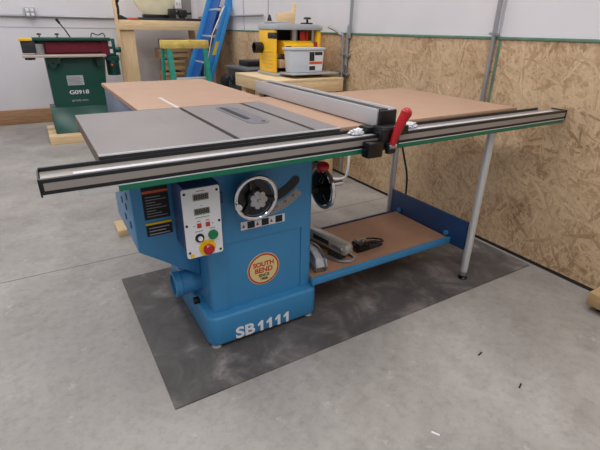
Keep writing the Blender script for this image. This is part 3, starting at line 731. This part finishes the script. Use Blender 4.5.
PL = Thing('thickness_planer', 'yellow and grey benchtop thickness planer on the pine bench', 'planer', (1.9, 2.3, .880))
x0, x1, y0, y1 = 1.675, 2.13, 2.12, 2.42
PL.part('base', MB().box(x0-.015, x1+.015, y0-.03, y1+.02, .8805, .905, .006), 'grey_cast')
sd = PL.part('side_panel', MB().box(x0-.004, x0+.022, y0, y1, .905, 1.245, .008), 'dewalt')
PL.part('side_panel', MB().box(x1-.035, x1+.004, y0, y1, .905, 1.245, .010), 'dewalt')
vv = MB()
for i in range(5): vv.box(x0-.0065, x0-.003, y0+.04, y1-.05, .94+i*.032, .95+i*.032, .001)
PL.multi('vent', vv, 'ladder_yellow', sd)
PL.part('side_handle', MB().box(x0-.010, x0+.020, y0-.008, y0+.12, 1.175, 1.225, .01), 'dark_machine', sd)
PL.part('top_frame', MB().prism([(x0-.01, 1.245), (x1+.01, 1.245), (x1+.005, 1.28), (x1-.06, 1.29), (x0+.1, 1.295), (x0, 1.29)], 'y', y0-.02, y1+.01, .006), 'grey_cast')
PL.part('inner_back', MB().box(x0+.036, x1-.036, y0+.24, y1-.02, .906, 1.244), 'dark_machine')
hdp = PL.part('cutter_head', MB().prism([(y0+.0, 1.055), (y0+.0, 1.125), (y0+.05, 1.16), (y0+.30, 1.16), (y0+.30, 1.055)], 'x', x0+.10, x1-.06, .006), 'dewalt')
np_ = PL.part('name_plate', MB().box(x0+.20, x0+.37, y0-.003, y0+.001, 1.07, 1.11), 'black')
PL.text('lettering', 'DEWALT', .030, (x0+.285, y0-.004, 1.09), 'yellow', np_, bold=.0008, sx=1.2)
PL.part('switch', MB().box(x0+.105, x0+.155, y0-.012, y0+.004, 1.05, 1.12, .003), 'black', hdp)
PL.part('red_paddle', MB().box(x0+.115, x0+.150, y0-.024, y0-.01, 1.06, 1.10, .003), 'red', hdp, label='red switch paddle')
PL.part('column', MB().cyl((x0+.24, y0+.10, 1.16), (x0+.24, y0+.10, 1.245), .035), 'steel')
PL.part('column', MB().cyl((x1-.06, y0+.04, .90), (x1-.06, y0+.04, 1.245), .016), 'steel')
PL.multi('depth_scale', MB().box(x1-.18, x1-.13, y0+.05, y0+.06, 1.16, 1.235).box(x1-.12, x1-.10, y0+.05, y0+.06, 1.16, 1.235).box(x1-.072, x1-.04, y0-.01, y0-.002, 1.06, 1.15), 'redbadge')
PL.part('roller', MB().cyl((x0+.036, y0+.12, 1.04), (x1-.036, y0+.12, 1.04), .022), 'steel')
PL.part('infeed_table', MB().prism([(y0-.26, .918), (y0-.02, .918), (y0-.02, .900), (y0-.26, .908)], 'x', x0+.03, x1+.03, .002), 'grey_cast')
PL.part('workpiece', MB().box(x0+.05, x0+.17, y0-.0, y0+.19, .945, 1.01, .002), 'pine_y')
PL.part('dust_outlet', MB().lathe([(.030, 0), (.045, .02), (.045, .09), (.036, .09), (.036, .02)], (x0+.01, y1-.06, 1.10), (-1, 0, 0)).cyl((x0+.01, y1-.06, 1.10), (x0-.05, y1-.06, 1.10), .036), 'black')
PL.part('crank', MB().cyl((x1-.10, y0+.07, 1.285), (x1-.10, y0+.07, 1.335), .010).lathe([(0, 0), (.035, .0), (.03, .015), (0, .02)], (x1-.10, y0+.07, 1.33)).box(x1-.16, x1-.05, y0+.055, y0+.085, 1.292, 1.304, .003), 'black', label='black crank knob')
PL.part('top_cap', MB().box(x0+.05, x0+.20, y0+.10, y0+.3, 1.294, 1.312, .006), 'grey_cast')
PL.part('top_handle', MB().lathe([(0, 0), (.022, .0), (.02, .03), (.008, .07), (0, .072)], (x0+.115, y0+.32, 1.294)), 'black')
single('wood_wedge', MB().prism([(1.80, 1.2965), (1.97, 1.2965), (1.985, 1.455), (1.965, 1.455), (1.955, 1.39), (1.80, 1.375)], 'y', 2.30, 2.34, .002), 'pine_x',
       'pale wood offcut standing on top of the yellow planer', 'wood', loc=(1.88, 2.32, 1.2965))
tu = Thing('plastic_tub', 'white rectangular tub with printed sticker in front of the planer', 'tub', (1.87, 1.98, .919))
tu.part('body', MB().prism([(1.735, .919), (2.035, .919), (2.052, 1.10), (1.718, 1.10)], 'y', 1.9350, 2.0450, .008), 'tub')
tu.part('rim', MB().box(1.708, 2.062, 1.9250, 2.0550, 1.095, 1.115, .004), 'tub')
stk = tu.part('sticker', MB().prism([(1.90, .935), (2.03, .935), (2.04, 1.085), (1.90, 1.085)], 'y', 1.9325, 1.9345), 'white_plate')
tu.multi('sticker_print', MB().box(1.902, 1.95, 1.9315, 1.9328, 1.01, 1.08).box(1.955, 2.03, 1.9315, 1.9328, 1.055, 1.08).box(1.902, 1.96, 1.9315, 1.9328, .937, .97), 'dark_machine', stk)
tu.part('sticker_band', MB().box(1.902, 2.03, 1.9312, 1.9328, .985, 1.005), 'orange', stk)

# ------------------------------------------------------------------ wall fittings
c1 = Thing('conduit', 'vertical metal conduit with branching stub on the wall beside the planer bench', 'conduit', (2.2, 1.80, .3))
c1.part('pipe', MB().tube([(2.203, 1.82, .05), (2.203, 1.82, 1.22), (2.203, 1.79, 1.30), (2.203, 1.78, 3.0)], .013, smooth=4), 'conduit')
c1.part('branch', MB().tube([(2.19, 1.862, .30), (2.19, 1.862, 1.12), (2.18, 1.90, 1.22), (2.15, 2.03, 1.275)], .011), 'conduit')
c1.multi('strap', MB().box(2.185, 2.219, 1.78, 1.90, 1.05, 1.07, .002).box(2.185, 2.219, 1.78, 1.90, .90, .92, .002), 'steel')
c2 = Thing('conduit', 'vertical metal conduit running up the wall above the extension table', 'conduit', (2.2, .42, .9))
c2.part('pipe', MB().cyl((2.205, .42, .80), (2.205, .42, 3.2), .0125), 'conduit')
c2.multi('strap', MB().box(2.19, 2.2195, .395, .445, 1.24, 1.252), 'steel')
c2.part('seam_strip', MB().box(WX-.003, WX-.0005, .375, .392, .86, 1.213), 'green_trim')
c3 = Thing('conduit', 'horizontal grey conduit along the white back wall through the outlet box', 'conduit', (0, 5.74, 1.35))
c3.part('pipe', MB().cyl((-2.5, 5.752, 1.352), (-.052, 5.752, 1.352), .017), 'conduit')
c3.part('pipe', MB().cyl((.067, 5.752, 1.352), (1.72, 5.752, 1.352), .017), 'conduit')
c4 = Thing('conduit', 'short horizontal conduit high on the right wall left of the planer', 'conduit', (2.2, 4, 1.38))
c4.part('pipe', MB().cyl((2.203, 5.6, 1.385), (2.203, 3.42, 1.385), .0125), 'conduit')
ob = Thing('outlet_box', 'four gang grey outlet box on the white back wall above the sander', 'outlet', (0, 5.74, 1.39))
ob.part('box', MB().box(-.05, .065, 5.70, 5.765, 1.335, 1.455, .005), 'conduit')
for x in (-.02, .035):
    for z in (1.37, 1.42):
        ob.part('socket', MB().box(x-.018, x+.018, 5.694, 5.701, z-.018, z+.018, .003), 'white')
co = Thing('power_cord', 'black power cord hanging behind the rear leg of the extension table', 'cord', (2.05, .9, .0))
co.part('cable', MB().tube([(1.95, .93, .88), (2.06, .94, .72), (2.09, .93, .5), (2.10, .86, .3), (2.11, .85, .12), (2.10, .80, .014), (1.95, .70, .012)], .0075), 'black')
hs = Thing('hose', 'thin white hose curving down the wall to the floor', 'hose', (2.1, 1.6, 0))
hs.part('pipe', MB().tube([(2.12, 1.61, .55), (2.11, 1.58, .3), (2.10, 1.57, .13), (2.09, 1.62, .04), (2.0, 1.75, .014), (1.7, 1.85, .014)], .012), 'white')
tm = Thing('timber_offcut', 'tan timber lying along the foot of the wall at lower right', 'timber', (2.11, -.9, 0))
tm.part('plank', MB().box(2.02, 2.20, -1.7, -.53, .036, .105, .003), 'tan')
tm.multi('spacer', MB().box(2.07, 2.19, -.66, -.57, 0, .036).box(2.07, 2.19, -1.5, -1.41, 0, .036), 'dark_gap')
for x, y, a, mt_, lab in ((1.279, -.687, 20, 'black_matte', 'dark sliver of debris on the open floor, nearest the lower right'), (1.294, -.488, 10, 'black_matte', 'small dark chip on the open floor, nearest the mat'),
                          (.826, -.676, -60, 'white', 'short pale shaving on the floor at the bottom of the view')):
    single('debris_chip', MB().box(x-.014, x+.014, y-.003, y+.003, .0, .003, rot=(math.radians(a), 'Z', (x, y, 0))), mt_, lab, 'debris', loc=(x, y, 0))

# ------------------------------------------------------------------ light
w = bpy.data.worlds.new('World'); sc.world = w; w.use_nodes = True
w.node_tree.nodes['Background'].inputs[0].default_value = srgb((226, 228, 238)); w.node_tree.nodes['Background'].inputs[1].default_value = .44
def strip_light(x, y, label, P=62, ln=2.4):
    t = Thing('ceiling_light', label, 'light', (x, y, 3.75))
    t.part('housing', MB().box(x-.09, x+.09, y-ln/2, y+ln/2, 3.79, 3.86, .01), 'white')
    t.part('tube', MB().cyl((x, y-ln/2+.05, 3.765), (x, y+ln/2-.05, 3.765), .018), 'lamp')
    a = bpy.data.lights.new('ceiling_lamp', 'AREA'); a.shape = 'RECTANGLE'; a.size = .25; a.size_y = ln; a.energy = P; a.color = (1, .995, .985)
    o = bpy.data.objects.new('ceiling_lamp', a); o.location = (x, y, 3.73); COL.objects.link(o)
strip_light(-1.1, .6, 'leftmost front ceiling strip light', 46)
strip_light(1.55, .5, 'ceiling strip light over the extension table', 33)
strip_light(-1.1, 4.0, 'left rear ceiling strip light', 36)
strip_light(.9, 4.2, 'ceiling strip light over the sander', 30)
strip_light(-.7, -2.2, 'ceiling strip light behind the viewer', 56)
strip_light(1.3, -2.4, 'added fill strip light at the front right, out of view', 20)  # added unseen lamp, fills light onto the blue front of the saw

# ------------------------------------------------------------------ camera
cd = bpy.data.cameras.new('Camera'); cam = bpy.data.objects.new('Camera', cd); COL.objects.link(cam)
cd.sensor_fit = 'HORIZONTAL'; cd.sensor_width = 36; cd.lens = 425.58/600*36; cd.clip_start = .02
cam.location = (-.1127, -1.3129, 1.2551); cam.rotation_euler = (1.13873, -.01516, -.53394)
sc.camera = cam
sc.view_settings.view_transform = 'Standard'; sc.view_settings.look = 'None'; sc.view_settings.gamma = 1; sc.view_settings.exposure = 0
sc.view_settings.use_curve_mapping = False
